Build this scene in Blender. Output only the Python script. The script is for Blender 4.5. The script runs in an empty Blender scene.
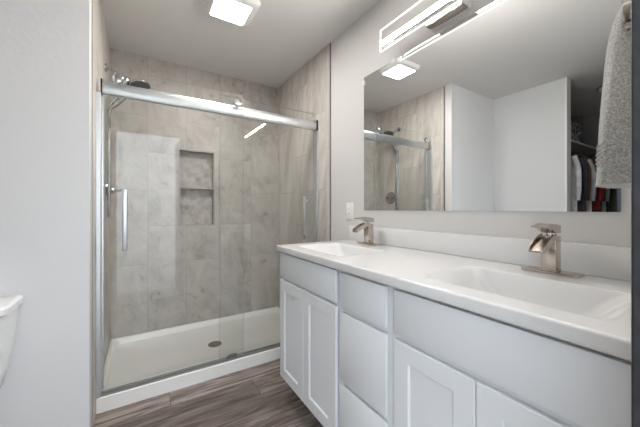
import bpy, bmesh, math, random
from mathutils import Vector, Matrix, Euler
random.seed(7)
S = bpy.context.scene
COL = S.collection
PI = math.pi

# ------------------------------------------------------------------ camera
cam_d = bpy.data.cameras.new('camera'); cam = bpy.data.objects.new('camera', cam_d); COL.objects.link(cam)
cam_d.sensor_width = 36.0
cam_d.lens = 284.35 / 640 * 36.0
cam_d.shift_y = -4.96 / 640
cam_d.clip_start = 0.02
cam.location = (0, 0, 1.172)
cam.rotation_euler = (PI / 2, 0, -math.radians(32.14))
S.camera = cam

# ------------------------------------------------------------------ world, exposure, light levels
wd = bpy.data.worlds.new('daylight'); S.world = wd; wd.use_nodes = True
bg = wd.node_tree.nodes['Background']
_n = wd.node_tree.nodes
_tc = _n.new('ShaderNodeTexCoord'); _sp = _n.new('ShaderNodeSeparateXYZ'); _mr = _n.new('ShaderNodeMapRange'); _cr = _n.new('ShaderNodeValToRGB')
wd.node_tree.links.new(_tc.outputs['Generated'], _sp.inputs[0]); wd.node_tree.links.new(_sp.outputs[2], _mr.inputs[0])
_mr.inputs[1].default_value = -.25; _mr.inputs[2].default_value = .15          # ground below, bright overcast sky above the horizon
wd.node_tree.links.new(_mr.outputs[0], _cr.inputs[0])
_cr.color_ramp.elements[0].color = (.30, .31, .33, 1); _cr.color_ramp.elements[1].color = (.84, .92, 1.0, 1)
wd.node_tree.links.new(_cr.outputs[0], bg.inputs['Color'])
bg.inputs['Strength'].default_value = 1.19
CEIL_LAMP = 23.0
VANITY_LAMP = 54.0
S.view_settings.view_transform = 'Standard'
S.view_settings.look = 'None'
S.view_settings.gamma = 1
S.view_settings.use_curve_mapping = False
S.view_settings.exposure = 2.2

# ------------------------------------------------------------------ measures
W = 1.295      # right wall
YB = 2.93      # shower back wall
XL = -0.22     # shower left wall
YP = 1.82      # partition front
YT = 1.90      # where the tile starts
XN = -1.08     # nook left wall
YD = 0.085     # door wall, room side
ZC = 2.508     # ceiling

# ------------------------------------------------------------------ material helpers
def new_mat(name):
    m = bpy.data.materials.new(name); m.use_nodes = True
    nt = m.node_tree
    return m, nt, nt.nodes['Principled BSDF']
def pbr(name, col, rough=0.5, metal=0.0, bump=0.0, bscale=60, spec=None, noise=0.0, nscale=8, coat=0):
    m, nt, b = new_mat(name)
    b.inputs['Base Color'].default_value = (*col, 1)
    b.inputs['Roughness'].default_value = rough
    b.inputs['Metallic'].default_value = metal
    if spec is not None: b.inputs['Specular IOR Level'].default_value = spec
    if coat: b.inputs['Coat Weight'].default_value = coat; b.inputs['Coat Roughness'].default_value = .06
    tc = nt.nodes.new('ShaderNodeTexCoord')
    if bump:
        n = nt.nodes.new('ShaderNodeTexNoise'); n.inputs['Scale'].default_value = bscale; n.inputs['Detail'].default_value = 4
        nt.links.new(tc.outputs['Object'], n.inputs['Vector'])
        bp = nt.nodes.new('ShaderNodeBump'); bp.inputs['Strength'].default_value = bump; bp.inputs['Distance'].default_value = .004
        nt.links.new(n.outputs['Fac'], bp.inputs['Height']); nt.links.new(bp.outputs['Normal'], b.inputs['Normal'])
    if noise:
        n2 = nt.nodes.new('ShaderNodeTexNoise'); n2.inputs['Scale'].default_value = nscale; n2.inputs['Detail'].default_value = 5
        nt.links.new(tc.outputs['Object'], n2.inputs['Vector'])
        r = nt.nodes.new('ShaderNodeValToRGB')
        r.color_ramp.elements[0].position = .3; r.color_ramp.elements[1].position = .7
        r.color_ramp.elements[0].color = (*[c * (1 - noise) for c in col], 1)
        r.color_ramp.elements[1].color = (*[min(1, c * (1 + noise)) for c in col], 1)
        nt.links.new(n2.outputs['Fac'], r.inputs['Fac']); nt.links.new(r.outputs['Color'], b.inputs['Base Color'])
    return m
def emit(name, col, strength, base=(.9, .9, .9)):
    m, nt, b = new_mat(name)
    b.inputs['Base Color'].default_value = (*base, 1)
    b.inputs['Emission Color'].default_value = (*col, 1)
    b.inputs['Emission Strength'].default_value = strength
    b.inputs['Roughness'].default_value = .4
    return m
class N:
    """tiny math-node writer"""
    def __init__(s, nt): s.nt = nt
    def m(s, op, a, b=None, c=None):
        n = s.nt.nodes.new('ShaderNodeMath'); n.operation = op
        for i, v in enumerate((a, b, c)):
            if v is None: continue
            if isinstance(v, (int, float)): n.inputs[i].default_value = v
            else: s.nt.links.new(v, n.inputs[i])
        return n.outputs[0]
    def comb(s, x, y, z):
        n = s.nt.nodes.new('ShaderNodeCombineXYZ')
        for i, v in enumerate((x, y, z)):
            if isinstance(v, (int, float)): n.inputs[i].default_value = v
            else: s.nt.links.new(v, n.inputs[i])
        return n.outputs[0]
    def noise(s, vec, scale, detail=5, rough=.55, dist=0):
        n = s.nt.nodes.new('ShaderNodeTexNoise'); s.nt.links.new(vec, n.inputs['Vector'])
        n.inputs['Scale'].default_value = scale; n.inputs['Detail'].default_value = detail
        n.inputs['Roughness'].default_value = rough; n.inputs['Distortion'].default_value = dist
        return n.outputs['Fac']
    def white(s, vec):
        n = s.nt.nodes.new('ShaderNodeTexWhiteNoise'); s.nt.links.new(vec, n.inputs['Vector']); return n.outputs['Value']
    def ramp(s, fac, stops):
        n = s.nt.nodes.new('ShaderNodeValToRGB'); s.nt.links.new(fac, n.inputs['Fac'])
        e = n.color_ramp.elements
        while len(e) < len(stops): e.new(.5)
        for el, (p, c) in zip(e, stops): el.position = p; el.color = (*c, 1)
        return n.outputs['Color']
    def mix(s, fac, a, b, blend='MIX'):
        n = s.nt.nodes.new('ShaderNodeMix'); n.data_type = 'RGBA'; n.blend_type = blend
        for sock, v in ((n.inputs[0], fac), (n.inputs[6], a), (n.inputs[7], b)):
            if isinstance(v, (int, float)): sock.default_value = v
            elif isinstance(v, tuple): sock.default_value = (*v, 1)
            else: s.nt.links.new(v, sock)
        return n.outputs[2]

def tile_mat(name, axis, u0, w, z0, th, su=(1.7, 3.2), sz=(1.15, 2.3), gain=1.0):
    m, nt, b = new_mat(name); k = N(nt)
    tc = nt.nodes.new('ShaderNodeTexCoord'); sp = nt.nodes.new('ShaderNodeSeparateXYZ')
    nt.links.new(tc.outputs['Object'], sp.inputs[0])
    u = sp.outputs[axis]; z = sp.outputs[2]
    uu = k.m('DIVIDE', k.m('SUBTRACT', u, u0), w)
    ci = k.m('FLOOR', uu); fu = k.m('FRACT', uu)
    par = k.m('PINGPONG', ci, 1.0)
    zz = k.m('DIVIDE', k.m('SUBTRACT', z, k.m('ADD', z0, k.m('MULTIPLY', par, th * .486))), th)
    ri = k.m('FLOOR', zz); fz = k.m('FRACT', zz)
    du = k.m('MULTIPLY', k.m('MINIMUM', fu, k.m('SUBTRACT', 1, fu)), w)
    dz = k.m('MULTIPLY', k.m('MINIMUM', fz, k.m('SUBTRACT', 1, fz)), th)
    grout = k.m('LESS_THAN', k.m('MINIMUM', du, dz), .0021)
    rid = k.white(k.comb(ci, ri, 3.3)); rid2 = k.white(k.comb(ri, ci, 7.1))
    # skewed coordinates so that the veins of the stone look run on a slant
    vu = k.m('ADD', u, k.m('MULTIPLY', z, .16))
    vec = k.comb(k.m('ADD', k.m('MULTIPLY', vu, su[0]), k.m('MULTIPLY', rid, 40)), k.m('ADD', k.m('MULTIPLY', z, sz[0]), k.m('MULTIPLY', rid2, 30)), 0.0)
    n1 = k.noise(vec, 3.0, 9, .66, .7)
    vec2 = k.comb(k.m('ADD', k.m('MULTIPLY', vu, su[1]), k.m('MULTIPLY', rid2, 25)), k.m('ADD', k.m('MULTIPLY', z, sz[1]), k.m('MULTIPLY', rid, 50)), 1.0)
    n2 = k.noise(vec2, 1.9, 9, .70, 1.8)
    c1 = k.ramp(n1, [(.28, (.33, .30, .275)), (.46, (.455, .43, .40)), (.6, (.51, .485, .455)), (.78, (.58, .555, .525))])
    vein = k.ramp(n2, [(.30, (.58, .53, .50)), (.41, (.93, .91, .89)), (.62, (1, 1, 1)), (.74, (1.0, 1.0, 1.0))])
    c2 = k.mix(1.0, c1, vein, 'MULTIPLY')
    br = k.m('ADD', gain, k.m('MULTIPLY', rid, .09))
    c3 = k.mix(1.0, c2, k.comb(br, br, br), 'MULTIPLY')
    c4 = k.mix(grout, c3, (.36, .34, .32))
    nt.links.new(c4, b.inputs['Base Color'])
    b.inputs['Roughness'].default_value = .42
    bp = nt.nodes.new('ShaderNodeBump'); bp.inputs['Strength'].default_value = .35; bp.inputs['Distance'].default_value = .002
    nt.links.new(k.m('SUBTRACT', 1, grout), bp.inputs['Height']); nt.links.new(bp.outputs['Normal'], b.inputs['Normal'])
    return m

def plank_mat():
    m, nt, b = new_mat('vinyl_planks'); k = N(nt)
    tc = nt.nodes.new('ShaderNodeTexCoord'); sp = nt.nodes.new('ShaderNodeSeparateXYZ')
    nt.links.new(tc.outputs['Object'], sp.inputs[0])
    x, y = sp.outputs[0], sp.outputs[1]
    w, ln = .178, 1.22
    vv = k.m('DIVIDE', k.m('ADD', y, .06), w); ri = k.m('FLOOR', vv); fv = k.m('FRACT', vv)
    off = k.white(k.comb(ri, 1.7, 0.0))
    xx = k.m('ADD', k.m('DIVIDE', x, ln), k.m('MULTIPLY', off, 3)); ci = k.m('FLOOR', xx); fx = k.m('FRACT', xx)
    dv = k.m('MULTIPLY', k.m('MINIMUM', fv, k.m('SUBTRACT', 1, fv)), w)
    dx = k.m('MULTIPLY', k.m('MINIMUM', fx, k.m('SUBTRACT', 1, fx)), ln)
    seam = k.m('LESS_THAN', k.m('MINIMUM', dv, dx), .0012)
    r1 = k.white(k.comb(ri, ci, 2.0)); r2 = k.white(k.comb(ci, ri, 5.0))
    vec = k.comb(k.m('ADD', k.m('MULTIPLY', x, 1.3), k.m('MULTIPLY', r1, 30)), k.m('ADD', k.m('MULTIPLY', y, 11), k.m('MULTIPLY', r2, 40)), 0.0)
    g1 = k.noise(vec, 1.5, 10, .66, 1.6)
    vecb = k.comb(k.m('ADD', k.m('MULTIPLY', x, 3), k.m('MULTIPLY', r2, 30)), k.m('ADD', k.m('MULTIPLY', y, 60), k.m('MULTIPLY', r1, 40)), 4.0)
    g2 = k.noise(vecb, 2.0, 5, .6, .4)
    c1 = k.ramp(g1, [(.32, (.060, .043, .036)), (.43, (.15, .115, .098)), (.54, (.26, .215, .19)), (.68, (.40, .345, .315))])
    c2 = k.mix(.5, c1, k.ramp(g2, [(.3, (.62, .6, .58)), (.6, (1, 1, 1))]), 'MULTIPLY')
    br = k.m('ADD', .75, k.m('MULTIPLY', r1, .55))
    c3 = k.mix(1.0, c2, k.comb(br, br, br), 'MULTIPLY')
    c4 = k.mix(seam, c3, (.03, .024, .02))
    nt.links.new(c4, b.inputs['Base Color'])
    b.inputs['Roughness'].default_value = .45
    bp = nt.nodes.new('ShaderNodeBump'); bp.inputs['Strength'].default_value = .15; bp.inputs['Distance'].default_value = .002
    nt.links.new(g2, bp.inputs['Height']); nt.links.new(bp.outputs['Normal'], b.inputs['Normal'])
    return m

def glass_mat(name, tint, f0=.031):
    """clear pane: see-through with a mirror-like Fresnel reflection on each face"""
    m = bpy.data.materials.new(name); m.use_nodes = True; nt = m.node_tree; k = N(nt)
    nt.nodes.remove(nt.nodes['Principled BSDF']); out = nt.nodes['Material Output']
    geo = nt.nodes.new('ShaderNodeNewGeometry'); vm = nt.nodes.new('ShaderNodeVectorMath'); vm.operation = 'DOT_PRODUCT'
    nt.links.new(geo.outputs['Incoming'], vm.inputs[0]); nt.links.new(geo.outputs['Normal'], vm.inputs[1])
    ca = k.m('ABSOLUTE', vm.outputs['Value'])
    fr = k.m('ADD', f0, k.m('MULTIPLY', 1 - f0, k.m('POWER', k.m('SUBTRACT', 1, ca), 5)))
    tr = nt.nodes.new('ShaderNodeBsdfTransparent'); tr.inputs['Color'].default_value = (*tint, 1)
    gl = nt.nodes.new('ShaderNodeBsdfGlossy'); gl.inputs['Roughness'].default_value = 0.0
    mx = nt.nodes.new('ShaderNodeMixShader'); nt.links.new(fr, mx.inputs[0])
    nt.links.new(tr.outputs[0], mx.inputs[1]); nt.links.new(gl.outputs[0], mx.inputs[2])
    nt.links.new(mx.outputs[0], out.inputs['Surface'])
    return m

M = {}
M['wall'] = pbr('painted_wall', (.645, .63, .615), .6, bump=.05, bscale=90)
M['wall_cool'] = pbr('painted_wall_textured', (.82, .825, .83), .55, bump=.22, bscale=38)
M['wall_nook_shaded'] = pbr('painted_wall_nook_shaded', (.66, .67, .675), .6, bump=.1, bscale=60)  # same paint as the partition, some shade put into its colour
M['ceil'] = pbr('painted_ceiling', (.71, .695, .675), .75, bump=.05, bscale=70)
M['tile_back'] = tile_mat('stone_tile_back', 0, .0465, .3115, .365, .652)
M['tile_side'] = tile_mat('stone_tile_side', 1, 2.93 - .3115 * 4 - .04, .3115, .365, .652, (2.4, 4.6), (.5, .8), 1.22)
M['planks'] = plank_mat()
M['acrylic'] = pbr('white_acrylic', (.90, .89, .865), .25, coat=.3)
M['counter'] = pbr('cultured_marble', (.74, .737, .733), .16, coat=.05, noise=.015, nscale=5)
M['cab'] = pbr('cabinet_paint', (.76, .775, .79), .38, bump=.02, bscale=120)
M['kick_shaded'] = pbr('toe_kick_shaded_paint', (.55, .56, .575), .5, bump=.02)  # cabinet paint darkened, shade of the recess put into the colour
M['china'] = pbr('white_porcelain', (.84, .85, .86), .1, coat=.4, noise=.01)
M['chrome_dark'] = pbr('chrome_fitting', (.52, .53, .54), .14, 1.0, noise=.02)  # darker copy of the chrome, dark reflections put into the base colour
M['chrome'] = pbr('polished_chrome', (.86, .87, .88), .08, 1.0, noise=.02)
M['track'] = pbr('track_metal', (.34, .34, .335), .4, .6, noise=.05, nscale=30)
M['rail'] = pbr('brushed_aluminium', (.68, .70, .715), .38, 1.0, noise=.03, nscale=30)
M['nickel'] = pbr('brushed_nickel', (.56, .50, .45), .22, 1.0, noise=.05, nscale=40)
M['dark_metal'] = pbr('dark_metal_trim', (.26, .25, .255), .4, .8, noise=.05)
M['black'] = pbr('black_plastic', (.015, .015, .015), .4, noise=.1)
M['nozzle'] = pbr('nozzle_face', (.09, .09, .095), .4, .3, noise=.1)
M['mirror'] = pbr('silvered_glass', (.87, .885, .885), .0, 1.0)
M['glass'] = glass_mat('clear_shower_glass', (.982, .988, .983))
M['glass_edge'] = pbr('glass_edge', (.52, .56, .54), .2)
M['plastic'] = pbr('white_plastic', (.80, .79, .78), .4, noise=.02)
M['slot'] = pbr('outlet_slot', (.05, .05, .05), .5, noise=.05)
M['door_dark'] = pbr('charcoal_door', (.013, .0125, .0145), .55, bump=.5, bscale=45, noise=.35, nscale=60)
M['trim_w'] = pbr('white_trim', (.80, .79, .77), .45, bump=.02)
M['lens'] = emit('frosted_lens', (1, .97, .93), CEIL_LAMP)
M['led'] = emit('frosted_led_bar', (1, .965, .925), VANITY_LAMP)
M['led_rim'] = emit('bright_acrylic_edge', (1, .98, .95), .28)
M['panel'] = glass_mat('clear_light_panel', (.985, .985, .985))
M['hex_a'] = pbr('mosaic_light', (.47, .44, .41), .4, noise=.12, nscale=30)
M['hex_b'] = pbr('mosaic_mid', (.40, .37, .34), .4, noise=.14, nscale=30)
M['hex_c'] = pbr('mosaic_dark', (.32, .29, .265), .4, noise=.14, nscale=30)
M['grout'] = pbr('grout', (.45, .43, .40), .8, bump=.05)
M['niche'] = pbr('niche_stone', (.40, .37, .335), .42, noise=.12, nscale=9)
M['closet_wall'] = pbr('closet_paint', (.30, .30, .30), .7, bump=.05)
def towel_mat():
    m, nt, b = new_mat('terry_cloth'); k = N(nt)
    tc = nt.nodes.new('ShaderNodeTexCoord')
    n = k.noise(tc.outputs['Object'], 220, 4, .7); n2 = k.noise(tc.outputs['Object'], 45, 4, .6)
    c = k.ramp(n, [(.34, (.30, .29, .275)), (.66, (.70, .69, .67))])
    nt.links.new(c, b.inputs['Base Color']); b.inputs['Roughness'].default_value = .95
    b.inputs['Sheen Weight'].default_value = .4
    bp = nt.nodes.new('ShaderNodeBump'); bp.inputs['Strength'].default_value = 1.0; bp.inputs['Distance'].default_value = .006
    nt.links.new(k.m('ADD', n, n2), bp.inputs['Height']); nt.links.new(bp.outputs['Normal'], b.inputs['Normal'])
    return m
M['towel'] = towel_mat()
def cloth(name, col): return pbr(name, col, .9, bump=.2, bscale=150, noise=.2, nscale=12)

# ------------------------------------------------------------------ mesh helpers (all in world coordinates)
def add_box(bm, x0, x1, y0, y1, z0, z1, bev=0, seg=2):
    r = bmesh.ops.create_cube(bm, size=1)
    vs = r['verts']
    for v in vs:
        v.co = Vector(((x0 + x1) / 2 + v.co.x * (x1 - x0), (y0 + y1) / 2 + v.co.y * (y1 - y0), (z0 + z1) / 2 + v.co.z * (z1 - z0)))
    if bev:
        es = list({e for v in vs for e in v.link_edges})
        bmesh.ops.bevel(bm, geom=es, offset=bev, segments=seg, affect='EDGES', profile=.5)
    return bm
def box(*a, **k): return add_box(bmesh.new(), *a, **k)
def frame(axis):
    a = Vector(axis).normalized()
    u = a.orthogonal().normalized(); return a, u, a.cross(u)
def add_lathe(bm, base, axis, prof, seg=32):
    """prof: list of (radius, distance along axis)"""
    a, u, v = frame(axis); base = Vector(base); rings = []
    for r, t in prof:
        if r < 1e-6: rings.append([bm.verts.new(base + a * t)]); continue
        rings.append([bm.verts.new(base + a * t + u * (r * math.cos(2 * PI * i / seg)) + v * (r * math.sin(2 * PI * i / seg))) for i in range(seg)])
    for A, B in zip(rings, rings[1:]):
        for i in range(seg):
            j = (i + 1) % seg
            if len(A) == 1 and len(B) == 1: continue
            if len(A) == 1: bm.faces.new((A[0], B[j], B[i]))
            elif len(B) == 1: bm.faces.new((A[i], A[j], B[0]))
            else: bm.faces.new((A[i], A[j], B[j], B[i]))
    for R, rev in ((rings[0], True), (rings[-1], False)):
        if len(R) > 1: bm.faces.new(list(reversed(R)) if rev else R)
    return bm
def add_tube(bm, pts, rad, seg=12, smooth=True):
    pts = [Vector(p) for p in pts]
    if smooth and len(pts) > 2:
        out = []
        P = [pts[0] * 2 - pts[1]] + pts + [pts[-1] * 2 - pts[-2]]
        for i in range(1, len(P) - 2):
            for s in range(8):
                t = s / 8
                a, b, c, d = P[i - 1:i + 3]
                out.append(.5 * ((2 * b) + (c - a) * t + (2 * a - 5 * b + 4 * c - d) * t * t + (3 * b - a - 3 * c + d) * t ** 3))
        out.append(pts[-1]); pts = out
    rings = []; pu = None; n = len(pts)
    for i, p in enumerate(pts):
        t = (pts[min(i + 1, n - 1)] - pts[max(i - 1, 0)]).normalized()
        u = t.orthogonal() if pu is None else pu - t * pu.dot(t)
        u.normalize(); pu = u; w = t.cross(u)
        r = rad(i / (n - 1)) if callable(rad) else rad
        rings.append([bm.verts.new(p + u * (r * math.cos(2 * PI * k / seg)) + w * (r * math.sin(2 * PI * k / seg))) for k in range(seg)])
    for A, B in zip(rings, rings[1:]):
        for k in range(seg):
            j = (k + 1) % seg; bm.faces.new((A[k], A[j], B[j], B[k]))
    bm.faces.new(list(reversed(rings[0]))); bm.faces.new(rings[-1])
    return bm
def add_loft(bm, rings, cap=True):
    R = [[bm.verts.new(Vector(p)) for p in ring] for ring in rings]; n = len(R[0])
    for A, B in zip(R, R[1:]):
        for k in range(n):
            j = (k + 1) % n; bm.faces.new((A[k], A[j], B[j], B[k]))
    if cap: bm.faces.new(list(reversed(R[0]))); bm.faces.new(R[-1])
    return bm
def prism_xz(bm, prof, y0, y1):
    return add_loft(bm, [[(x, y0, z) for x, z in prof], [(x, y1, z) for x, z in prof]])
def rrect(cx, cy, hx, hy, r, seg=6):
    out = []
    for (sx, sy, a0) in ((1, 1, 0), (-1, 1, 90), (-1, -1, 180), (1, -1, 270)):
        for i in range(seg + 1):
            a = math.radians(a0 + 90 * i / seg)
            out.append((cx + sx * (hx - r) + r * math.cos(a), cy + sy * (hy - r) + r * math.sin(a)))
    return out
def link_mesh(name, bm, mats, loc, smooth):
    bmesh.ops.recalc_face_normals(bm, faces=bm.faces)
    bmesh.ops.translate(bm, verts=bm.verts, vec=-Vector(loc))
    me = bpy.data.meshes.new(name); bm.to_mesh(me); bm.free()
    for m in (mats if isinstance(mats, (list, tuple)) else [mats]): me.materials.append(m)
    o = bpy.data.objects.new(name, me); COL.objects.link(o)
    if smooth is not None:
        ang = math.radians(smooth)
        for p in me.polygons: p.use_smooth = True
        b2 = bmesh.new(); b2.from_mesh(me)
        for e in b2.edges:
            e.smooth = len(e.link_faces) == 2 and e.calc_face_angle(0) < ang
        b2.to_mesh(me); b2.free()
    return o
def tag(o, label, cat=None, group=None, kind=None):
    o['label'] = label
    if cat: o['category'] = cat
    if group: o['group'] = group
    if kind: o['kind'] = kind
    return o
def thing(name, loc, label, cat, group=None):
    o = bpy.data.objects.new(name, None); COL.objects.link(o); o.location = loc; o.empty_display_size = .05
    return tag(o, label, cat, group)
def root_loc(p):
    while p.parent: p = p.parent
    return p.location
def part(name, bm, mat, parent, label=None, smooth=35):
    o = link_mesh(name, bm, mat, root_loc(parent), smooth); o.parent = parent
    if label: o['label'] = label
    return o
def solo(name, bm, mat, loc, label, cat, group=None, smooth=35):
    o = link_mesh(name, bm, mat, loc, smooth); o.location = loc
    return tag(o, label, cat, group)
def struct(name, bm, mat, label, cat, smooth=None):
    return tag(link_mesh(name, bm, mat, (0, 0, 0), smooth), label, cat, None, 'structure')
def copy_tree(o, loc=None, parent=None):
    c = o.copy(); COL.objects.link(c)
    if parent: c.parent = parent
    if loc is not None: c.location = loc
    for ch in list(o.children): copy_tree(ch, None, c)
    return c

# ------------------------------------------------------------------ the room
bm = box(XN - .1, W + .1, -.6, YB + .1, -.06, 0)
add_box(bm, -2.9, XN - .1, -.1, 1.75, -.06, 0)
struct('floor', bm, M['planks'], 'grey brown wood plank floor in front of the vanity and shower', 'floor')
bm = box(XN - .1, W + .1, YD - .13, YB + .1, ZC, ZC + .08)
add_box(bm, -2.9, XN - .1, -.1, 1.75, ZC, ZC + .08)
struct('ceiling', bm, M['ceil'], 'flat light grey painted ceiling over the bathroom', 'ceiling')
struct('wall_right', box(W, W + .1, YD - .13, YB + .1, 0, ZC), M['wall'], 'light grey painted wall behind the mirror and vanity', 'wall')
# shower: back wall with a recess for the niche
NX0, NX1, NZ0, NZ1, ND = .291, .615, 1.005, 1.730, .088
bm = bmesh.new()
for (a, b_, c, d) in ((XL - .1, NX0, 0, ZC), (NX1, W, 0, ZC), (NX0, NX1, 0, NZ0), (NX0, NX1, NZ1, ZC)):
    add_box(bm, a, b_, YB, YB + .1, c, d)
struct('wall_back', bm, M['tile_back'], 'stone look tiled back wall of the shower', 'wall')
bm = box(XL - .012, XL, YT + .012, YB, 0, ZC)
struct('wall_shower_left', bm, M['tile_side'], 'stone look tiled left wall of the shower with the taps', 'wall')
bm = box(W - .008, W, YT, YB, 0, ZC)
struct('wall_shower_right', bm, M['tile_side'], 'stone look tiled right wall of the shower', 'wall')
# partition between toilet nook and shower
struct('wall_return', box(XL - .012, XL, YP + .004, YT - .004, 0, ZC), M['wall'], 'narrow painted end of the partition facing the vanity, seen in the mirror', 'wall')
bm = box(XN - .1, XL - .012, YP, YB + .1, 0, ZC); add_box(bm, XL - .012, XL, YP, YP + .004, 0, ZC)
struct('wall_partition', bm, M['wall_cool'], 'white textured wall behind the toilet, left of the shower', 'wall')
struct('trim_1', box(XL - .01, XL + .002, YT - .004, YT + .012, 0, ZC), M['dark_metal'], 'slim dark metal edge strip on the tile left of the shower', 'tile trim')
struct('trim_2', box(W - .010, W, YT - .006, YT, 0, ZC), M['dark_metal'], 'slim dark metal edge strip on the tile right of the shower', 'tile trim')
# nook left wall with the closet opening
CY0, CY1, CZ = .32, 1.125, ZC
bm = box(XN - .1, XN, CY1, YP, 0, ZC); add_box(bm, XN - .1, XN, YD - .13, CY0, 0, ZC)
struct('wall_left', bm, M['wall_nook_shaded'], 'white wall with the closet opening, seen in the mirror', 'wall')
bm = box(XN - .104, XN + .004, CY1 - .015, CY1, 0, CZ); add_box(bm, XN - .104, XN + .004, CY0, CY0 + .015, 0, CZ)
struct('trim_3', bm, M['trim_w'], 'white lining of the closet opening, seen in the mirror', 'trim')
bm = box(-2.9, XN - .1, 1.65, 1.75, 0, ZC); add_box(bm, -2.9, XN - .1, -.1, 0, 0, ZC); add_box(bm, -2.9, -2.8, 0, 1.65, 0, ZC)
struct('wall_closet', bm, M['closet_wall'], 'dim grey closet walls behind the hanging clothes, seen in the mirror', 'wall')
# door wall, the photograph is taken from this doorway
DX0, DX1, DZ = -.25, .468, 2.10
bm = box(DX1, W, YD - .13, YD, 0, ZC); add_box(bm, XN, DX0, YD - .13, YD, 0, ZC); add_box(bm, DX0, DX1, YD - .13, YD, DZ, ZC)
struct('wall_front', bm, M['trim_w'], 'light painted wall with the doorway at the right frame edge', 'wall')
bm = box(.430, .4625, -.60, .0782, .012, DZ - .02, bev=.002)
struct('door_1', bm, M['door_dark'], 'dark charcoal door edge at the right edge of the photo', 'door')

# ------------------------------------------------------------------ niche (recess lining, hex mosaic back, shelf)
t = thing('shower_niche', ((NX0 + NX1) / 2, YB, NZ0), 'recessed two-shelf niche in the tiled back wall', 'shower niche')
e = .012
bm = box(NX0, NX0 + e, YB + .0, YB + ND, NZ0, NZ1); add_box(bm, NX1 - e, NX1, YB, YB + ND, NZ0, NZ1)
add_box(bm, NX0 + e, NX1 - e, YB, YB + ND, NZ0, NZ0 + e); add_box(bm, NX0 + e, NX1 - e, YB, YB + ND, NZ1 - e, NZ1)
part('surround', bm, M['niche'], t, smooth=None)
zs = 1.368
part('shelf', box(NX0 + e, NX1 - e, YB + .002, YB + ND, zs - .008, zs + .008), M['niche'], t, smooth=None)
bm = box(NX0 + e, NX1 - e, YB + ND - .006, YB + ND, NZ0 + e, NZ1 - e)
R = .030
def clip_poly(poly, x0, x1, z0, z1):
    for ax, lim, sg in ((0, x0, 1), (0, x1, -1), (1, z0, 1), (1, z1, -1)):
        out = []
        for i in range(len(poly)):
            a, b_ = poly[i], poly[(i + 1) % len(poly)]
            ia = (a[ax] - lim) * sg >= 0; ib = (b_[ax] - lim) * sg >= 0
            if ia: out.append(a)
            if ia != ib:
                f = (lim - a[ax]) / (b_[ax] - a[ax]); out.append((a[0] + f * (b_[0] - a[0]), a[1] + f * (b_[1] - a[1])))
        poly = out
        if len(poly) < 3: return []
    return poly
for f in bm.faces: f.material_index = 3
row = 0; z = NZ0
while z < NZ1 + R:
    x = NX0 + (0 if row % 2 else R * math.sqrt(3) / 2)
    while x < NX1 + R:
        for zr in ((NZ0 + e, zs - .008), (zs + .008, NZ1 - e)):
            po = [(x + (R - .0016) * math.sin(PI / 3 * i), z + (R - .0016) * math.cos(PI / 3 * i)) for i in range(6)]
            po = clip_poly(po, NX0 + e, NX1 - e, *zr)
            if po:
                vs = [bm.verts.new((px, YB + ND - .0075, pz)) for px, pz in po]
                try:
                    fc = bm.faces.new(vs); fc.material_index = random.choice([0, 0, 0, 1, 1, 2])
                except ValueError: pass
        x += R * math.sqrt(3)
    z += R * 1.5; row += 1
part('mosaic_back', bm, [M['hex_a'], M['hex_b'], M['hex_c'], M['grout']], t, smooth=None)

# ------------------------------------------------------------------ shower pan
PX0, PX1, PY0, PY1, PZ = XL + .001, W - .009, 2.05, YB - .001, .0866
bm = bmesh.new()
cx, cy = (PX0 + PX1) / 2, (PY0 + PY1) / 2
o1 = rrect(cx, cy, (PX1 - PX0) / 2, (PY1 - PY0) / 2, .004, 6)
def inner(l, f, b_, r): return rrect(cx, (PY0 + f + PY1 - b_) / 2, (PX1 - PX0) / 2 - l, (PY1 - PY0 - f - b_) / 2, r, 6)
add_loft(bm, [[(x, y, 0) for x, y in o1], [(x, y, PZ - .005) for x, y in o1],
              [(x, y, PZ) for x, y in inner(.004, .005, .004, .004)],
              [(x, y, PZ) for x, y in inner(.022, .098, .022, .03)],
              [(x, y, PZ - .006) for x, y in inner(.027, .103, .027, .035)],
              [(x, y, .046) for x, y in inner(.040, .112, .040, .05)],
              [(x, y, .036) for x, y in inner(.06, .13, .06, .06)],
              [(x, y, .028) for x, y in inner(.40, .33, .33, .10)]])
pan = thing('shower_pan', (cx, cy, 0), 'white acrylic shower base with raised curb and round drain', 'shower base')
part('basin', bm, M['acrylic'], pan)
bm = add_lathe(bmesh.new(), (.525, 2.50, .026), (0, 0, 1), [(.0, 0), (.052, 0), (.055, .004), (.053, .0065), (.0, .0065)])
dr = part('drain', bm, M['nickel'], pan, 'round metal drain cover')
bm = bmesh.new()
for r, n in ((.018, 6), (.036, 12)):
    for i in range(n):
        a = 2 * PI * i / n
        add_lathe(bm, (.525 + r * math.cos(a), 2.50 + r * math.sin(a), .0322), (0, 0, 1), [(.005, 0), (.005, .0008)], 8)
part('drain_hole', bm, M['black'], dr)

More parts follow.
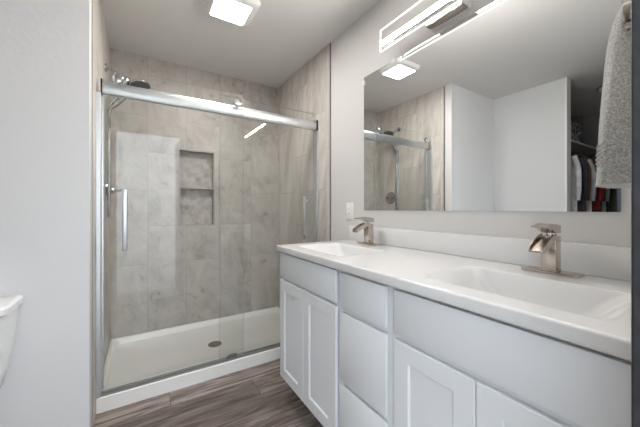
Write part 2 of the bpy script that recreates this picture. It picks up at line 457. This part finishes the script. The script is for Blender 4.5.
# ------------------------------------------------------------------ shower enclosure
RX0, RX1 = XL + .0235, W - .010
fr = thing('shower_door_rail', (cx, 2.1, PZ), 'wide brushed metal sliding rail across the top of the shower opening', 'shower rail')
zb, zt = 1.846, 1.926
prof = []
for i in range(13):
    a = -PI / 2 + PI * i / 12
    prof.append((2.096 - .013 * math.cos(a), (zb + zt) / 2 + (zt - zb) / 2 * math.sin(a)))
prof += [(2.112, zt - .002), (2.112, zb + .002)]
bm = add_loft(bmesh.new(), [[(x, y, z) for y, z in prof] for x in (RX0 + .0035, RX1 - .010)])
part('rail', bm, M['rail'], fr, smooth=50)
for x0, x1 in ((RX0 - .004, RX0 + .0035), (RX1 - .010, RX1)):
    part('end_cap', box(x0, x1, 2.074, 2.114, zb - .004, zt + .004, bev=.002), M['black'], fr, 'black end cap at the wall')
solo('door_track', add_box(add_box(box(RX0, RX1, 2.056, 2.098, PZ, PZ + .005, bev=.001), RX0, RX1, 2.057, 2.061, PZ + .005, PZ + .014), RX0, RX1, 2.092, 2.096, PZ + .005, PZ + .014),
          M['track'], (cx, 2.08, PZ), 'low metal bottom track lying on the white shower curb', 'door track')
solo('wall_jamb', add_box(box(XL + .0006, RX0 - .001, 2.050, 2.140, PZ + .0005, zb - .005, bev=.002), RX0 - .001, RX0 + .006, 2.112, 2.120, PZ + .0145, zb - .005), M['rail'], (XL, 2.1, PZ + .0005), 'upright bright metal channel on the left shower wall under the rail', 'wall channel', smooth=None)
solo('wall_jamb', box(RX1 - .010, RX1, 2.072, 2.140, PZ + .0145, zb - .004, bev=.002), M['rail'], (RX1, 2.1, PZ + .0145), 'upright slim metal channel on the right shower wall under the rail', 'wall channel', smooth=None)
g = thing('door_guide', (.555, 2.08, PZ + .006), 'small dark guide block on the track at the middle of the shower doors', 'door guide')
part('block', box(.525, .585, 2.064, 2.082, PZ + .0062, PZ + .036, bev=.003), M['dark_metal'], g)
part('foot', box(.515, .595, 2.0822, 2.0915, PZ + .0062, PZ + .018, bev=.002), M['black'], g)

def pane(x0, x1, y0, y1, z0, z1):
    bm = box(x0, x1, y0, y1, z0, z1)
    for f in bm.faces:
        c = f.calc_center_median()
        f.material_index = 0 if min(abs(c.y - y0), abs(c.y - y1)) < 1e-5 else 1
    return bm
def roller(parent, x, y, z, out):
    s = out
    bm = add_lathe(bmesh.new(), (x, y, z), (0, s, 0), [(.0, 0), (.027, 0), (.029, .004), (.029, .014), (.024, .020), (.010, .023), (.0, .0235)], 28)
    part('roller_cap', bm, M['chrome_dark'], parent)
def handle(parent, x, y, z0, z1, s):
    bm = box(x - .012, x + .012, min(y + s * .038, y + s * .052), max(y + s * .038, y + s * .052), z0, z1, bev=.003)
    for z in (z0 + .04, z1 - .04):
        add_lathe(bm, (x, y, z), (0, s, 0), [(.010, 0), (.010, .004), (.007, .006), (.007, .040)], 16)
    part('handle', bm, M['rail'], parent, 'straight chrome pull handle')
d1 = thing('shower_door', (.23, 2.069, PZ), 'left sliding clear glass shower panel with two round top rollers, in front of the rail', 'shower door')
part('glass_panel', pane(-.186, .634, 2.066, 2.074, PZ + .020, 2.003), [M['glass'], M['glass_edge']], d1, smooth=None)
roller(d1, -.117, 2.066, 1.938, -1); roller(d1, .588, 2.066, 1.934, -1)
handle(d1, -.083, 2.066, .925, 1.285, -1)
d2 = thing('shower_door', (.88, 2.129, PZ), 'right clear glass shower panel behind the rail with its pull handle inside', 'shower door')
part('glass_panel', pane(.476, 1.272, 2.122, 2.130, PZ + .003, 1.995), [M['glass'], M['glass_edge']], d2, smooth=None)
handle(d2, 1.205, 2.130, .905, 1.280, 1)

# ------------------------------------------------------------------ shower fittings on the left wall
sh = thing('rain_shower', (XL, 2.55, 2.187), 'chrome shower arm with dark round rain head above the rail', 'shower head')
bm = add_lathe(bmesh.new(), (XL + .0004, 2.55, 2.187), (1, 0, 0), [(.0, 0), (.030, 0), (.028, .006), (.013, .010), (.0, .010)], 24)
part('escutcheon', bm, M['chrome_dark'], sh)
part('arm', add_tube(bmesh.new(), [(XL + .008, 2.55, 2.187), (-.17, 2.55, 2.170), (-.12, 2.55, 2.138), (-.09, 2.55, 2.128)], .010), M['chrome_dark'], sh)
part('diverter', add_lathe(bmesh.new(), (-.105, 2.55, 2.085), (.25, 0, 1), [(.0, 0), (.016, .0), (.022, .012), (.025, .03), (.022, .048), (.012, .056), (.0, .058)], 24), M['chrome_dark'], sh)
part('neck', add_tube(bmesh.new(), [(-.085, 2.55, 2.118), (-.05, 2.55, 2.125), (-.015, 2.55, 2.122)], .011), M['chrome_dark'], sh)
ax = (.16, -.25, -1)
hd = part('spray_head', add_lathe(bmesh.new(), (-.014, 2.55, 2.126), ax, [(.0, 0), (.018, 0), (.024, .010), (.064, .018), (.072, .026), (.070, .032), (.0, .032)], 36), M['chrome_dark'], sh)
part('nozzle_face', add_lathe(bmesh.new(), Vector((-.014, 2.55, 2.126)) + Vector(ax).normalized() * .0318, ax, [(.0, 0), (.066, 0), (.064, .003), (.0, .003)], 36), M['nozzle'], hd)
hs = thing('hand_shower', (-.15, 2.555, 1.10), 'slim chrome hand shower with its hose hanging down the left tile wall', 'hand shower')
part('wand', add_tube(bmesh.new(), [(-.098, 2.545, 2.046), (-.110, 2.545, 1.990), (-.145, 2.545, 1.940), (-.190, 2.545, 1.890), (-.196, 2.545, 1.862)], lambda t: .017 - .004 * t), M['chrome_dark'], hs)
part('bracket', add_lathe(bmesh.new(), (-.098, 2.545, 2.036), (.1, 0, 1), [(.0, 0), (.018, 0), (.020, .02), (.014, .038), (.0, .039)], 20), M['chrome_dark'], hs)
part('hose', add_tube(bmesh.new(), [(-.196, 2.545, 1.866), (-.1965, 2.545, 1.7), (-.1965, 2.546, 1.4), (-.197, 2.547, 1.20), (-.198, 2.552, 1.13), (-.199, 2.566, 1.112), (-.200, 2.580, 1.13), (-.2015, 2.584, 1.22), (-.2015, 2.584, 1.5), (-.200, 2.580, 1.86), (-.170, 2.572, 1.96), (-.125, 2.568, 2.03), (-.112, 2.560, 2.066)], lambda t: .0105 if t < .45 else .0075, 10), M['chrome_dark'], hs)
vv = thing('shower_valve', (XL, 2.69, 1.31), 'round chrome shower valve with lever on the left tile wall', 'shower valve')
part('plate', add_lathe(bmesh.new(), (XL + .0004, 2.69, 1.31), (1, 0, 0), [(.0, 0), (.082, 0), (.080, .006), (.060, .011), (.0, .012)], 40), M['chrome_dark'], vv)
part('hub', add_lathe(bmesh.new(), (XL + .0115, 2.69, 1.31), (1, 0, 0), [(.0, 0), (.026, 0), (.026, .028), (.022, .034), (.0, .034)], 28), M['chrome_dark'], vv)
part('lever', add_tube(bmesh.new(), [(XL + .040, 2.69, 1.31), (XL + .070, 2.685, 1.313), (XL + .105, 2.67, 1.315)], lambda t: .016 - .006 * t), M['chrome_dark'], vv)

# ------------------------------------------------------------------ vanity
VX, VY0, VY1 = .727, .09, 1.627
FX = VX + .018           # face frame plane
cab = thing('vanity_cabinet', (1.02, .86, 0), 'long white double vanity cabinet with doors and drawers under the counter', 'vanity cabinet')
VZ0, VZ1 = .135, .908
bm = box(FX, FX + .019, VY0, VY1, VZ0, VZ1, bev=.0015)
add_box(bm, FX + .019, W - .002, VY1 - .018, VY1, VZ0, VZ1); add_box(bm, FX + .019, W - .002, VY0, VY0 + .018, VZ0, VZ1)
add_box(bm, FX + .019, W - .002, VY0 + .018, VY1 - .018, VZ0, VZ0 + .018); add_box(bm, W - .010, W - .002, VY0 + .018, VY1 - .018, VZ0 + .018, VZ1)
part('carcass', bm, M['cab'], cab, smooth=None)
part('toe_kick', box(FX + .107, W - .03, VY0 + .02, VY1 - .06, 0, VZ0), M['kick_shaded'], cab, smooth=None)
def slab(name, y0, y1, z0, z1):
    part(name, box(VX, FX - .0045, y0, y1, z0, z1, bev=.002), M['cab'], cab)
def shaker(y0, y1, z0, z1, s=.062):
    """frame of two stiles and two rails around a sunk panel"""
    bm = bmesh.new()
    P = [(y0, y1, z0, z1, 0)]
    q = lambda i, x: [(x, y0 + i, z0 + i), (x, y1 - i, z0 + i), (x, y1 - i, z1 - i), (x, y0 + i, z1 - i)]
    add_loft(bm, [q(0, FX - .0045), q(0, VX + .0025), q(.0025, VX), q(s - .003, VX), q(s, VX + .003), q(s + .002, VX + .0075), q(s + .003, VX + .0075)])
    part('door', bm, M['cab'], cab, smooth=25)
# bank beside the shower
slab('false_drawer', 1.030, 1.623, .755, .899)
shaker(1.030, 1.3255, .142, .738); shaker(1.3285, 1.623, .142, .738)
# middle drawers
slab('drawer', .724, .996, .750, .897)
slab('drawer', .724, .996, .437, .727)
slab('drawer', .724, .996, .142, .414)
# bank under the near sink
slab('false_drawer', .096, .686, .748, .897)
shaker(.4085, .686, .142, .728); shaker(.096, .4055, .142, .728)

# counter with two moulded basins
ct = thing('vanity_counter', (1.0, .86, .908), 'white moulded vanity countertop with two rectangular basins and backsplash', 'countertop')
CX0, CX1, CY_0, CY_1, TZ, BZ = .706, W - .001, YD + .002, 1.634, .947, .910
sinks = [(.400, .785, 1.098), (1.305, .785, 1.098)]
HL = .240
bm = bmesh.new()
def quad(x0, x1, y0, y1, z, nx=1):
    bm.faces.new([bm.verts.new(p) for p in ((x0, y0, z), (x1, y0, z), (x1, y1, z), (x0, y1, z))])
RR = .007
ys = [CY_0]
for c, xa, xb in sorted(sinks): ys += [c - HL, c + HL]
ys.append(CY_1 - RR)
xa, xb = sinks[0][1:]
for i in range(len(ys) - 1):
    if i % 2 == 0: quad(CX0 + RR, CX1, ys[i], ys[i + 1], TZ)
    else: quad(CX0 + RR, xa, ys[i], ys[i + 1], TZ); quad(xb, CX1, ys[i], ys[i + 1], TZ)
# rounded front and far edges swept around the outline
def edge_ring(p, n):
    out = []
    for i in range(7):
        a = PI / 2 * i / 6
        out.append((p[0] + n[0] * RR * math.sin(a), p[1] + n[1] * RR * math.sin(a), TZ - RR + RR * math.cos(a)))
    for i in range(5):
        a = PI / 2 * i / 4
        r2 = .006
        out.append((p[0] + n[0] * (RR - r2 + r2 * math.cos(a)), p[1] + n[1] * (RR - r2 + r2 * math.cos(a)), BZ + r2 - r2 * math.sin(a)))
    out.append((p[0] + .02, p[1] - .02 if n[1] else p[1], BZ))
    return out
path = [((CX0 + RR, CY_0), (-1, 0)), ((CX0 + RR, CY_1 - RR), (-1, 0)), ((CX0 + RR, CY_1 - RR), (-.7071, .7071)), ((CX0 + RR, CY_1 - RR), (0, 1)), ((CX1, CY_1 - RR), (0, 1))]
rings = [[bm.verts.new(q) for q in edge_ring(*pn)] for pn in path]
for A, B in zip(rings, rings[1:]):
    for k in range(len(A) - 1):
        try: bm.faces.new((A[k], A[k + 1], B[k + 1], B[k]))
        except ValueError: pass
bmesh.ops.remove_doubles(bm, verts=bm.verts, dist=1e-5)
part('top', bm, M['counter'], ct, smooth=40)
for c, xa, xb in sinks:
    bm = bmesh.new(); mx = (xa + xb) / 2; hx = (xb - xa) / 2
    corner = rrect(mx, c, hx - .004, HL - .004, .03, 6)
    sq = []                                     # the square rim that meets the flat top, point for point
    for (px, py) in rrect(mx, c, hx, HL, .0001, 6): sq.append((px, py, TZ))
    rg = [sq]
    for f in (0, .06, .12, .2, .3, .42, .55, .68, .8, .9, 1.0):
        dz = .096 * f * f * (3 - 2 * f) + .002 * min(1, f * 8)
        rg.append([(x, y, TZ - dz) for x, y in rrect(mx + .040 * f, c, hx - .002 - .068 * f, HL - .002 - .135 * f, .045 - .008 * f, 6)])
    add_loft(bm, rg, cap=False)
    bm.verts.ensure_lookup_table()
    n = len(rg[0]); last = [bm.verts[len(bm.verts) - n + i] for i in range(n)]
    bm.faces.new(last)
    bs = part('basin', bm, M['counter'], ct, smooth=50)
    part('drain', add_lathe(bmesh.new(), (mx + .04, c, TZ - .0979), (0, 0, 1), [(.0, 0), (.022, 0), (.022, .003), (.014, .005), (.0, .005)], 20), M['nickel'], bs, 'round metal basin drain')
part('backsplash', box(W - .022, W - .001, CY_0, CY_1 - .002, TZ + .0003, 1.052, bev=.004), M['counter'], ct)

# ------------------------------------------------------------------ faucets
def make_faucet(c, label):
    t = thing('faucet', (1.205, c, TZ), label, 'faucet', 'waterfall faucets on the vanity counter')
    part('deck_plate', box(1.178, 1.236, c - .081, c + .081, TZ + .0004, TZ + .0105, bev=.003), M['nickel'], t)
    part('body', add_box(box(1.180, 1.226, c - .024, c + .024, TZ + .0105, TZ + .016, bev=.002), 1.182, 1.224, c - .022, c + .022, TZ + .013, 1.078, bev=.0015), M['nickel'], t)
    # open trough spout: floor and two cheeks, arching forward and down
    def arc(off):
        out = []
        for i in range(11):
            a = i / 10
            out.append((1.190 - .098 * a, 1.074 - .010 * a - .030 * a * a + off))
        return out
    lo, up, up2 = arc(-.006 - .0), arc(0), arc(.0)
    bm = prism_xz(bmesh.new(), lo + list(reversed(up)), c - .022, c + .022)
    for y0, y1 in ((c - .0222, c - .0185), (c + .0185, c + .0222)):
        lo2 = [(x, z - .006 - .010 * i / 10 * (1 - i / 10) * 2) for i, (x, z) in enumerate(arc(0))]
        hi2 = [(x, z + .012) for x, z in arc(0)]
        prism_xz(bm, lo2 + list(reversed(hi2)), y0, y1)
    part('spout', bm, M['nickel'], t, smooth=25)
    bm = add_lathe(bmesh.new(), (1.203, c, 1.0785), (0, 0, 1), [(.0, 0), (.014, 0), (.014, .010), (.0, .010)], 20)
    part('neck', bm, M['chrome'], t)
    pr = [(1.228, 1.088), (1.228, 1.113), (1.205, 1.117), (1.160, 1.121), (1.106, 1.113), (1.104, 1.109), (1.150, 1.103), (1.190, 1.088)]
    part('lever', prism_xz(bmesh.new(), pr, c - .021, c + .021), M['nickel'], t, smooth=20)
    return t
f1 = make_faucet(.410, 'brushed nickel waterfall faucet at the near sink beside the hanging towel')
f2 = copy_tree(f1, (1.205, 1.343, TZ)); f2['label'] = 'brushed nickel waterfall faucet at the far sink beside the outlet'

# ------------------------------------------------------------------ mirror, outlet
MY0, MY1, MZ0, MZ1 = .256, 1.487, 1.161, 2.067
mr = thing('vanity_mirror', (W, (MY0 + MY1) / 2, MZ0), 'large frameless rectangular mirror on the wall above the vanity', 'mirror')
part('mirror_glass', box(W - .006, W - .0005, MY0, MY1, MZ0, MZ1), M['mirror'], mr, smooth=None)
for y in (1.215, .42): part('clip', box(W - .010, W - .0062, y - .012, y + .012, MZ1 - .016, MZ1 + .010, bev=.001), M['plastic'], mr, 'small clear mirror clip')
part('clip', box(W - .010, W - .0062, MY1 - .010, MY1 + .008, MZ1 - .055, MZ1 - .022, bev=.001), M['plastic'], mr, 'small clear mirror clip')
ot = thing('wall_outlet', (W, 1.647, 1.152), 'white outlet plate on the wall between shower tile and mirror', 'outlet')
part('cover_plate', box(W - .006, W, 1.607, 1.687, 1.090, 1.214, bev=.002), M['plastic'], ot)
rc = part('receptacle', box(W - .009, W - .006, 1.630, 1.664, 1.118, 1.186, bev=.001), M['plastic'], ot)
for z in (1.137, 1.168):
    for y in (1.640, 1.653): part('slot', box(W - .0094, W - .0089, y - .0012, y + .0012, z - .004, z + .004), M['slot'], rc, 'dark outlet slot', smooth=None)

# ------------------------------------------------------------------ ceiling light
cl = thing('ceiling_light', (.508, 1.882, ZC), 'square white ceiling light and fan with glowing lens in front of the shower', 'ceiling light')
LX, LY = .508, 1.882
bm = bmesh.new()
rg = []
for z, hx, hy, r, ox, oy in ((ZC, .152, .132, .03, 0, 0), (ZC - .010, .152, .132, .03, 0, 0), (ZC - .028, .141, .125, .028, 0, 0), (ZC - .040, .116, .111, .02, -.008, .012), (ZC - .039, .110, .105, .012, -.010, .015), (ZC - .030, .109, .104, .01, -.010, .015)):
    rg.append([(x, y, z) for x, y in rrect(LX + ox, LY + oy, hx, hy, r)])
add_loft(bm, rg, cap=False); bm.verts.ensure_lookup_table()
part('housing', bm, M['plastic'], cl, smooth=40)
bm = bmesh.new()
add_loft(bm, [[(x, y, z) for x, y in rrect(LX - .010, LY + .015, hx, hy, .01)] for z, hx, hy in ((ZC - .028, .107, .102), (ZC - .036, .107, .102), (ZC - .0395, .095, .092))])
part('lens', bm, M['lens'], cl, 'glowing white lens')

# ------------------------------------------------------------------ vanity light
VLC, VLH = .841, .395
vl = thing('vanity_light', (W, VLC, 2.16), 'long white lit bar lamp with brushed nickel box above the mirror', 'vanity light')
y0, y1 = VLC - VLH, VLC + VLH
part('wall_plate', box(W - .022, W - .0005, VLC - .10, VLC + .10, 2.096, 2.200, bev=.002), M['plastic'], vl)
part('channel', add_box(box(W - .098, W - .080, y0 + .004, y1 - .004, 2.126, 2.152, bev=.001), W - .101, W - .080, y0 - .002, y1 + .002, 2.1522, 2.162), M['rail'], vl, smooth=None)
part('led_bar', box(W - .1005, W - .0982, y0 + .006, y1 - .006, 2.128, 2.151), M['led'], vl, 'bright white lit bar', smooth=None)
for z0_, z1_ in ((2.101, 2.1255), (2.1625, 2.226)):
    pn = part('clear_panel', box(W - .097, W - .089, y0, y1, z0_, z1_), M['panel'], vl, smooth=None)
    bm = bmesh.new()
    for z in ((z0_ - .003,) if z0_ < 2.15 else (z1_,)): add_box(bm, W - .0975, W - .0885, y0 - .0025, y1 + .0025, z, z + .003)
    for y in (y0 - .0027, y1 + .0004): add_box(bm, W - .0975, W - .0885, y, y + .0022, z0_ + .0002, z1_ - .0002)
    part('panel_edge', bm, M['led_rim'], pn, 'bright edge of the clear panel', smooth=None)
part('canopy', box(W - .072, W - .0222, VLC - .096, VLC + .096, 2.092, 2.104, bev=.0015), M['nickel'], vl, 'brushed nickel underside of the centre box', smooth=None)
part('canopy_face', box(W - .072, W - .0222, VLC - .095, VLC + .095, 2.1042, 2.175, bev=.001), M['plastic'], vl, 'upper body of the centre box, its bright reflection painted white', smooth=None)  # metal face coloured white to paint in its bright reflection
for y in (VLC - .07, VLC + .07): part('mount', box(W - .0798, W - .0722, y - .012, y + .012, 2.132, 2.150), M['rail'], vl, smooth=None)

# ------------------------------------------------------------------ toilet
TX = -.668
tk = thing('toilet', (TX, 1.45, 0), 'white toilet with tank against the wall left of the shower', 'toilet')
rg = []
for z, hx, d0, d1, r in ((.40, .150, 1.795, 1.645, .05), (.42, .165, 1.80, 1.630, .05), (.50, .182, 1.805, 1.622, .04), (.60, .198, 1.806, 1.612, .035), (.745, .208, 1.806, 1.602, .03)):
    rg.append([(x, y, z) for x, y in rrect(TX, (d0 + d1) / 2, hx, (d0 - d1) / 2, r)])
part('tank', add_loft(bmesh.new(), rg), M['china'], tk)
def lid_ring(z, gx):
    out = []
    for (x, y) in rrect(TX, 1.705, .216 + gx, .105 + gx, .028):
        bow = .022 * (1 - ((x - TX) / .22) ** 2)
        out.append((x, y - (bow if y < 1.66 else 0), z))
    return out
part('tank_lid', add_loft(bmesh.new(), [lid_ring(.747, -.004), lid_ring(.752, .004), lid_ring(.776, .005), lid_ring(.783, 0), lid_ring(.786, -.008)]), M['china'], tk)
part('flush_lever', add_tube(bmesh.new(), [(TX - .15, 1.602, .69), (TX - .15, 1.588, .69), (TX - .11, 1.582, .688), (TX - .08, 1.582, .685)], .006, 10), M['chrome'], tk, 'chrome flush lever')
def egg(z, hx, yb, yf, n=32):
    out = []
    for i in range(n):
        a = 2 * PI * i / n; s = math.sin(a)
        y = (yb + yf) / 2 + (yb - yf) / 2 * s
        out.append((TX + hx * math.cos(a) * (1 - .12 * (s < 0) * s * s), y, z))
    return out
part('bowl', add_loft(bmesh.new(), [egg(0, .115, 1.66, 1.20), egg(.03, .115, 1.66, 1.20), egg(.10, .095, 1.62, 1.23), egg(.20, .105, 1.60, 1.19), egg(.32, .165, 1.62, 1.07), egg(.395, .185, 1.64, 1.03), egg(.405, .182, 1.64, 1.035)]), M['china'], tk)
part('neck', box(TX - .11, TX + .11, 1.60, 1.79, .20, .40, bev=.03), M['china'], tk)
part('seat', add_loft(bmesh.new(), [egg(.407, .186, 1.60, 1.025), egg(.412, .190, 1.60, 1.02), egg(.425, .190, 1.60, 1.02), egg(.43, .185, 1.598, 1.026)]), M['china'], tk)
part('seat_lid', add_loft(bmesh.new(), [egg(.432, .186, 1.60, 1.025), egg(.436, .188, 1.60, 1.022), egg(.446, .186, 1.60, 1.025), egg(.452, .15, 1.57, 1.07)]), M['china'], tk)

# ------------------------------------------------------------------ towel on a hook by the doorway
XC = .955
cyaw, syaw = math.cos(math.radians(32.14)), math.sin(math.radians(32.14))
sil = [(11, 621.5), (14, 619.5), (20, 617.3), (30, 614), (45, 610.2), (60, 608.2), (80, 606.6), (100, 605.2), (120, 604.2), (145, 603), (165, 602), (187.5, 600.2)]
prof = []
for v, u in sil:      # left outline of the towel as heights and stand-off from the wall
    l = (u - 320) / 284.35
    dx, dy = syaw + l * cyaw, cyaw - l * syaw
    tt = XC / dx
    prof.append((1.172 - (v - 208.54) / 284.35 * tt, dy * tt))
def interp(z):
    for (za, ya), (zb_, yb) in zip(prof, prof[1:]):
        if zb_ <= z <= za:
            f = (za - z) / (za - zb_); return ya + (yb - ya) * f
    return prof[0][1] if z > prof[0][0] else prof[-1][1]
ztop, zbot = prof[0][0], prof[-1][0]
rings = []; NS, NZ = 56, 210
for j in range(NZ + 1):
    q = j / NZ; z = ztop + (zbot - ztop) * q
    ymax = interp(z); ymin = YD + .022 + .055 * (1 - q) ** 4
    hx = .026 + .085 * min(1, q * 1.5) ** .7
    my, hy = (ymax + ymin) / 2, (ymax - ymin) / 2
    rip = 1 + (.07 * math.sin((z - zbot) * 640) if .78 < q < .90 else 0)
    ring = []
    for i in range(NS):
        a = 2 * PI * i / NS
        fold = 1 + .10 * math.sin(5 * a + 1.3 * q) * min(1, q * 2) * abs(math.cos(a)) + .02 * math.sin(11 * a + 4 * q)
        ca, sa = math.cos(a), math.sin(a)
        px = XC + hx * math.copysign(abs(ca) ** .8, ca) * fold
        py = my + hy * math.copysign(abs(sa) ** .8, sa) * (rip if sa > 0 else 1)
        ring.append((px, py + .003 * math.sin(14 * q + 3 * a) * (1 if sa <= .3 else 0), z))
    rings.append(ring)
capt = [[(XC + (p[0] - XC) * .6, (p[1] - .13) * .6 + .13 + .022, ztop + .008) for p in rings[0]]]
bm = add_loft(bmesh.new(), capt + rings)
tw = thing('hand_towel', (XC, .15, zbot), 'light grey terry hand towel hanging on a hook at the right edge', 'towel')
body = part('cloth', bm, M['towel'], tw, smooth=60)
bm = bmesh.new()
for zc_ in (zbot + .050, zbot + .028):
    rr = []
    for dz in (.004, .0, -.004):
        j = min(NZ, max(0, round((ztop - zc_ + dz) / (ztop - zbot) * NZ)))
        rr.append([(XC + (p[0] - XC) * (1.018 if dz == 0 else 1.004), .17 + (p[1] - .17) * (1.02 if dz == 0 else 1.004), zc_ - dz) for p in rings[j]])
    add_loft(bm, rr, cap=False)
part('woven_band', bm, M['towel'], body)
HX = .885
hk = thing('towel_hook', (HX, YD, 1.56), 'square brushed nickel hook holding the grey towel', 'hook')
part('wall_rosette', box(HX - .022, HX + .022, YD + .0005, YD + .010, 1.545, 1.595, bev=.002), M['nickel'], hk)
part('arm', box(HX - .008, HX + .008, YD + .010, .168, 1.556, 1.571, bev=.002), M['nickel'], hk)
part('tip', box(HX - .012, HX + .012, .152, .1715, 1.5713, 1.606, bev=.002), M['nickel'], hk)

# ------------------------------------------------------------------ closet seen in the mirror
solo('closet_shelf', box(-2.79, -1.20, 1.18, 1.645, 1.915, 1.935), M['plastic'], (-2.0, 1.41, 1.915), 'pale closet shelf over the hanging clothes, seen in the mirror', 'shelf', smooth=None)
solo('closet_rod', add_tube(bmesh.new(), [(-2.798, 1.33, 1.86), (-1.185, 1.33, 1.86)], .014, 12, smooth=False), M['chrome'], (-2.0, 1.33, 1.86), 'metal closet rod carrying the clothes, seen in the mirror', 'closet rod')
solo('closet_rod', add_tube(bmesh.new(), [(-2.45, .005, 1.72), (-2.45, 1.02, 1.72)], .014, 12, smooth=False), M['chrome'], (-2.45, .5, 1.72), 'lower closet rod at the back of the closet, seen in the mirror beside the towel', 'closet rod')
def basket_mat():
    m, nt, b = new_mat('patterned_canvas'); k = N(nt)
    tc = nt.nodes.new('ShaderNodeTexCoord')
    v = nt.nodes.new('ShaderNodeTexVoronoi'); v.inputs['Scale'].default_value = 22; v.feature = 'DISTANCE_TO_EDGE'
    nt.links.new(tc.outputs['Object'], v.inputs['Vector'])
    nt.links.new(k.mix(k.m('LESS_THAN', v.outputs['Distance'], .09), (.03, .03, .04), (.5, .5, .52)), b.inputs['Base Color'])
    b.inputs['Roughness'].default_value = .9
    return m
bk = thing('storage_basket', (-1.62, 1.34, 1.935), 'black and white patterned storage basket on the closet shelf', 'basket')
bm = bmesh.new()
add_loft(bm, [[(x, y, 1.9355) for x, y in rrect(-1.62, 1.34, .18, .14, .03)], [(x, y, 2.18) for x, y in rrect(-1.62, 1.34, .195, .155, .03)],
              [(x, y, 2.18) for x, y in rrect(-1.62, 1.34, .185, .145, .03)], [(x, y, 1.95) for x, y in rrect(-1.62, 1.34, .172, .132, .03)]])
part('body', bm, basket_mat(), bk)
part('band', add_loft(bmesh.new(), [[(x, y, z) for x, y in rrect(-1.62, 1.34, h, h - .04, .03)] for z, h in ((2.152, .1955), (2.1545, .199), (2.182, .200), (2.1835, .1965))], cap=False), M['black'], bk)
def garment(kind, loc, rot, mat, ln, label, cat, group):
    """local frame: hangs from the rod at the origin, width along y, thickness along x"""
    t = bpy.data.objects.new(kind, None); COL.objects.link(t); tag(t, label, cat, group)
    def loc_part(name, bm, m, par=t):
        o = link_mesh(name, bm, m, (0, 0, 0), 45); o.parent = par; return o
    hgr = loc_part('hanger', add_tube(bmesh.new(), [(.0, .0, .016), (.0, .020, .030), (.0, .034, .012), (.0, .02, -.012), (0, 0, -.045)], .003, 8), M['chrome'])
    bm = add_tube(bmesh.new(), [(0, -.19, -.115), (0, -.10, -.075), (0, 0, -.045), (0, .10, -.075), (0, .19, -.115)], .005, 8)
    loc_part('shoulder_bar', bm, M['black'], hgr)
    w = .205; rgs = []
    rng = random.Random(len(label) * 7 + int(ln * 100))
    ph = rng.random() * 6
    for q in [i / 14 for i in range(15)]:
        if q < .14: zz = -.047 - .085 * (q / .14); hw = .035 + (w - .035) * (q / .14)
        else: zz = -.132 - (ln - .132) * (q - .14) / .86; hw = w + .02 * q
        ring = []
        for i in range(24):
            a = 2 * PI * i / 24
            th = (.009 + .014 * q) * (1 + .55 * math.sin(6 * math.cos(a) * 2 + ph))
            ring.append((th * math.sin(a), hw * math.cos(a), zz + (0 if q else 0)))
        rgs.append(ring)
    loc_part('fabric', add_loft(bmesh.new(), rgs), mat)
    for s in (-1, 1):
        if kind in ('shirt', 'jacket'):
            loc_part('sleeve', add_tube(bmesh.new(), [(0, s * .185, -.125), (.002, s * .225, -.25), (.004, s * .232, -.45), (.004, s * .226, -.60)], lambda tt: .030 - .008 * tt, 12), mat)
    t.location = loc; t.rotation_euler = (0, 0, rot)
    return t
G = 'clothes hanging in the closet'
specs = [('shirt', (.72, .73, .75), 1.0, 'pale grey shirt nearest the closet opening, seen in the mirror'),
         ('jacket', (.05, .05, .065), 1.0, 'black jacket second on the closet rod, seen in the mirror'),
         ('shirt', (.15, .085, .065), .95, 'dark brown shirt third on the closet rod, seen in the mirror'),
         ('shirt', (.62, .62, .64), .9, 'off white shirt behind the dark brown one, seen in the mirror'),
         ('jacket', (.06, .055, .06), 1.0, 'charcoal jacket midway along the closet rod, seen in the mirror'),
         ('shirt', (.40, .03, .03), .7, 'red shirt on the closet rod, seen in the mirror'),
         ('shirt', (.10, .08, .08), .9, 'dark shirt behind the red one, seen in the mirror'),
         ('shirt', (.45, .47, .5), .9, 'mid grey shirt far along the closet rod, seen in the mirror'),
         ('jacket', (.04, .04, .05), 1.0, 'black jacket at the far end of the closet rod, seen in the mirror')]
for i, (kd, c, ln, lb) in enumerate(specs):
    garment(kd, (-1.42 - .13 * i, 1.33, 1.86), (.30, -.22, .15, -.1, .2, -.15, .1, -.2, .1)[i] * .6, cloth('fabric_' + lb.split()[0] + str(i), c), ln, lb, kd, G)
specs = [('shirt', (.30, .38, .48), .9, 'faded blue shirt on the lower rod beside the towel, seen in the mirror'),
         ('jacket', (.035, .035, .04), .85, 'black jacket on the lower rod beside the towel, seen in the mirror'),
         ('shirt', (.18, .13, .11), .9, 'brown shirt on the lower closet rod, seen in the mirror'),
         ('shirt', (.55, .56, .6), .8, 'light shirt on the lower closet rod, seen in the mirror')]
for i, (kd, c, ln, lb) in enumerate(specs):
    garment(kd, (-2.45, .93 - .15 * i, 1.72), PI / 2 + (.25, -.2, .1, .2)[i] * .5, cloth('fabric_low' + str(i), c), ln, lb, kd, G)
cf = thing('closet_light', (-1.75, .95, ZC), 'small round unlit ceiling fixture in the closet, seen in the mirror', 'ceiling light')
part('dome', add_lathe(bmesh.new(), (-1.75, .95, ZC), (0, 0, -1), [(.0, 0), (.09, 0), (.09, .012), (.075, .04), (.04, .06), (.0, .065)], 28), M['plastic'], cf)
part('base_ring', add_lathe(bmesh.new(), (-1.75, .95, ZC), (0, 0, -1), [(.088, 0.0), (.1, 0), (.1, .014), (.0905, .014)], 28), M['nickel'], cf)
